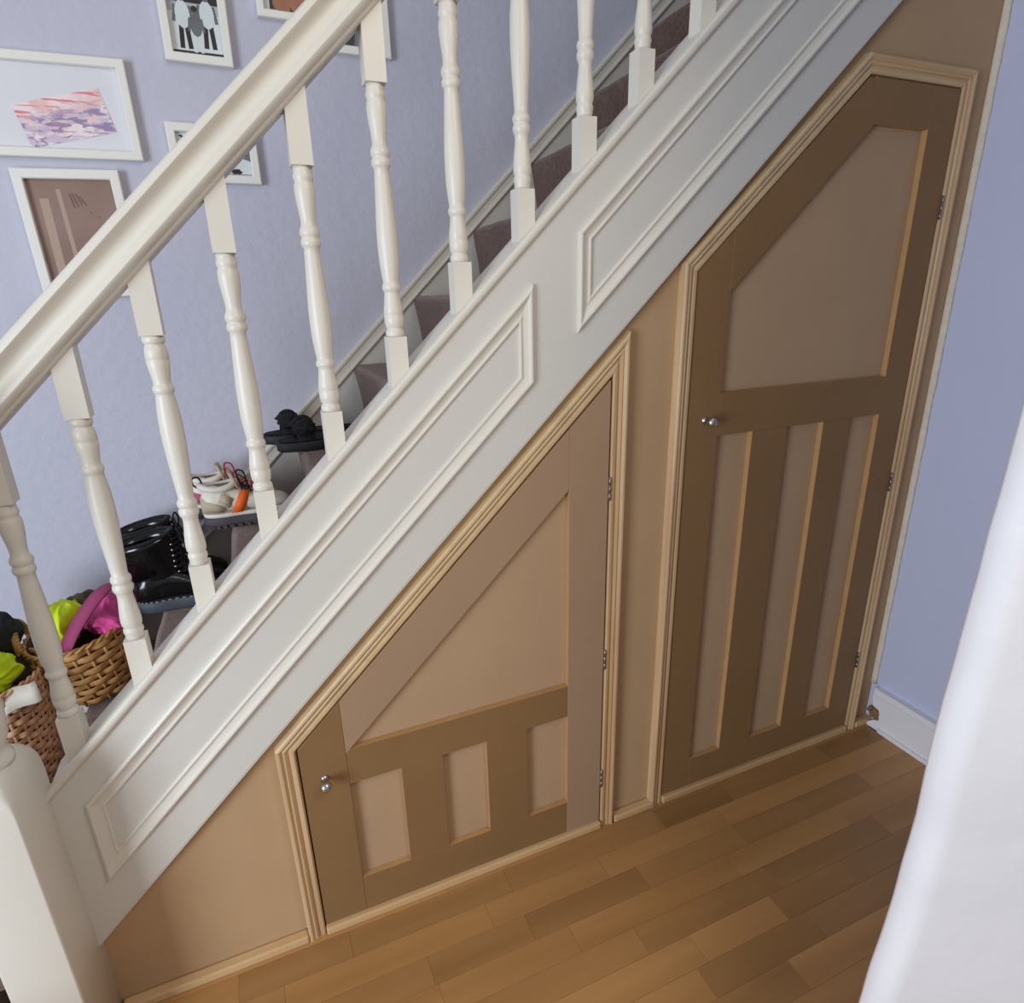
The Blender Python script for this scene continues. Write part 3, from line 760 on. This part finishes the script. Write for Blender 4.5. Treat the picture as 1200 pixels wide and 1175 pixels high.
# ------------------------------------------------------------------ wicker baskets
def basket(label, cx, cy, zb, rb, rt, H, oval, mtw, rot=0.0, tilt=0.0, courses=9, stakes=26, arch=True):
    t = thing('wicker_basket', label, 'basket', (cx, cy, zb))
    t.rotation_euler = (0, tilt, rot)
    def pt(a_, h, off=0):
        f = h / H; r = rb + (rt - rb) * f + .010 * math.sin(math.pi * f) + off
        return (r * math.cos(a_), r * oval * math.sin(a_), h)
    bm = bmesh.new()
    loft(bm, [[pt(2 * math.pi * k / 36, h, -.0045) for k in range(36)] for h in [H * j / 6 + (.003 if j == 0 else 0) for j in range(7)]] +
         [[pt(2 * math.pi * k / 36, h, -.0065) for k in range(36)] for h in [H * (6 - j) / 6 + (.006 if j == 6 else 0) for j in range(7)]], cap=False)
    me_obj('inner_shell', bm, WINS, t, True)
    bm = bmesh.new(); bs = bmesh.new()
    dz = (H - .006) / courses; nper = 12
    for j in range(courses):
        rings = []
        for k in range(stakes * nper // 2):
            a_ = 2 * math.pi * k / (stakes * nper // 2)
            sw = math.sin(stakes / 2 * a_ + (math.pi if j % 2 else 0))
            w_ = math.copysign(abs(sw) ** .7, sw) * .0032
            z_ = .004 + dz * (j + .5) + .0006 * noise.noise(Vector((a_ * 9, j * 3.1, 0)))
            hw = dz * .50 * (1 + .06 * noise.noise(Vector((a_ * 5, j * 7.7, 2))))
            rings.append([pt(a_, z_ - hw, w_ - .0008), pt(a_, z_ - hw * .55, w_ + .0014), pt(a_, z_ + hw * .55, w_ + .0014), pt(a_, z_ + hw, w_ - .0008), pt(a_, z_, w_ - .0022)])
        R = [[bm.verts.new(q) for q in rg] for rg in rings]; R.append(R[0])
        for a, b in zip(R, R[1:]):
            for q in range(5):
                f = bm.faces.new((a[q], a[(q + 1) % 5], b[(q + 1) % 5], b[q])); f.smooth = q != 3
    w1 = me_obj('woven_strand', bm, mtw, t); w1['kind'] = 'stuff'
    bs.free(); bm = bmesh.new()
    for k in range(stakes):
        a_ = 2 * math.pi * (k + .5) / stakes
        tube_bm([pt(a_, 0.002), pt(a_, H * .5), pt(a_, H)], .0036, 5, bm)
    s_ = me_obj('upright_stake', bm, mtw, t, True); s_['kind'] = 'stuff'
    bm = bmesh.new()
    for ph in (0, 3.14):
        pts = []
        for k in range(200):
            a_ = 2 * math.pi * k / 200; b_ = 18 * a_ + ph
            x, y, z = pt(a_, H, .0032 * math.cos(b_)); pts.append((x, y, z + .0032 * math.sin(b_)))
        tube_bm(pts, .0036, 6, bm, closed=True)
    me_obj('plaited_rim', bm, mtw, t, True)
    box('basket_base', -rb * .66, rb * .66, -rb * .66, rb * .66, 0, .004, WINS, t, .001)
    if arch:
        bm = bmesh.new()
        for ph in (0, 2.1, 4.2):
            pts = []
            for k in range(90):
                u = math.pi * k / 89; b_ = 14 * u + ph
                pts.append((-rt * .985 + .0045 * math.cos(b_), (.050 * math.cos(u)), H + .058 * math.sin(u) + .0045 * math.sin(b_)))
            tube_bm(pts, .0048, 6, bm)
        me_obj('handle', bm, mtw, t, True)
    return t
basket('golden wicker basket of pink and yellow clothes, upper of the two on the stairs', -.476, .560, .462, .088, .112, .165, 1.24, WICK, .1, -.13, 9, 22)
basket('pale wicker basket holding yellow hi-vis clothing, lower one cut by left edge', -.652, .445, .2645, .066, .098, .330, 1.2, WICK2, 0, 0, 19, 28, arch=False)

def cloth(name, label, cat, c, r, mt, seed, amp=.35, rot=0, group=None):
    bm = bmesh.new(); bmesh.ops.create_icosphere(bm, subdivisions=5, radius=1)
    for v in bm.verts:
        d = v.co.copy(); s_ = Vector((seed * 3.7, seed, -seed))
        fold = 1 - abs(noise.noise(Vector((d.x * 2.2 + d.z, d.y * 1.2, d.z * 1.0)) + s_)) * 2
        q = 1 + amp * noise.noise(d * 1.2 + s_) + amp * .5 * fold * fold + .05 * noise.noise(d * 5 + s_)
        v.co = Vector((d.x * r[0], d.y * r[1], d.z * r[2])) * q
    o = me_obj(name, bm, mt, None, True); o.location = c; o.rotation_euler = (0, 0, rot)
    return tag(o, label, cat, group)
cloth('pink_fabric', 'bright pink crumpled fabric in the upper wicker basket', 'cloth', (-.425, .560, .645), (.048, .080, .036), PINK, 1)
cloth('yellow_vest', 'yellow hi-vis vest lying in the upper basket beside the mauve strap', 'vest', (-.515, .55, .650), (.036, .066, .048), HIVIS, 2)
cloth('olive_scarf', 'dark olive scarf at the back of the upper basket', 'scarf', (-.500, .640, .640), (.050, .045, .036), OLIVE, 3)
cloth('navy_hat', 'dark navy hat piled behind the lower basket at the left edge', 'hat', (-.660, .525, .655), (.058, .060, .055), NAVY, 4, .2)
cloth('yellow_jacket', 'yellow hi-vis jacket draped over the lower basket rim at the left edge', 'jacket', (-.660, .410, .620), (.074, .076, .044), HIVIS, 5)
# mauve strap arching over the upper basket
bm = bmesh.new(); pts = smooth_path([(-.515, .455, .585), (-.490, .455, .640), (-.455, .475, .690), (-.415, .510, .728), (-.380, .560, .725), (-.368, .61, .66)], 8)
rings = []
for i, p in enumerate(pts):
    d = (pts[min(i + 1, len(pts) - 1)] - pts[max(i - 1, 0)]).normalized(); s_ = d.cross(Vector((-.5, -.6, .5))).normalized() * .019; n_ = d.cross(s_).normalized() * .0022
    rings.append([p - s_ - n_, p + s_ - n_, p + s_ + n_, p - s_ + n_])
loft(bm, rings)
tag(me_obj('bag_strap', bm, MAUVE, None), 'wide mauve bag strap arching out of the upper basket', 'strap')
# paper tag on the lower basket
bm = bmesh.new(); rings = []
for i in range(7):
    u = i / 6; w_ = .0035 * math.sin(u * 5)
    a = Vector((-.612, .352, .590 + .0)) + Vector((.072, .012, .020)) * u + Vector((0, w_, w_)); b = a + Vector((.010, -.020, -.040))
    n_ = Vector((0, -.0012, .0006)); rings.append([a, b, b + n_, a + n_])
loft(bm, rings)
tag(me_obj('paper_tag', bm, TAG, None), 'creased pale paper tag hanging on the rim of the lower basket', 'tag')
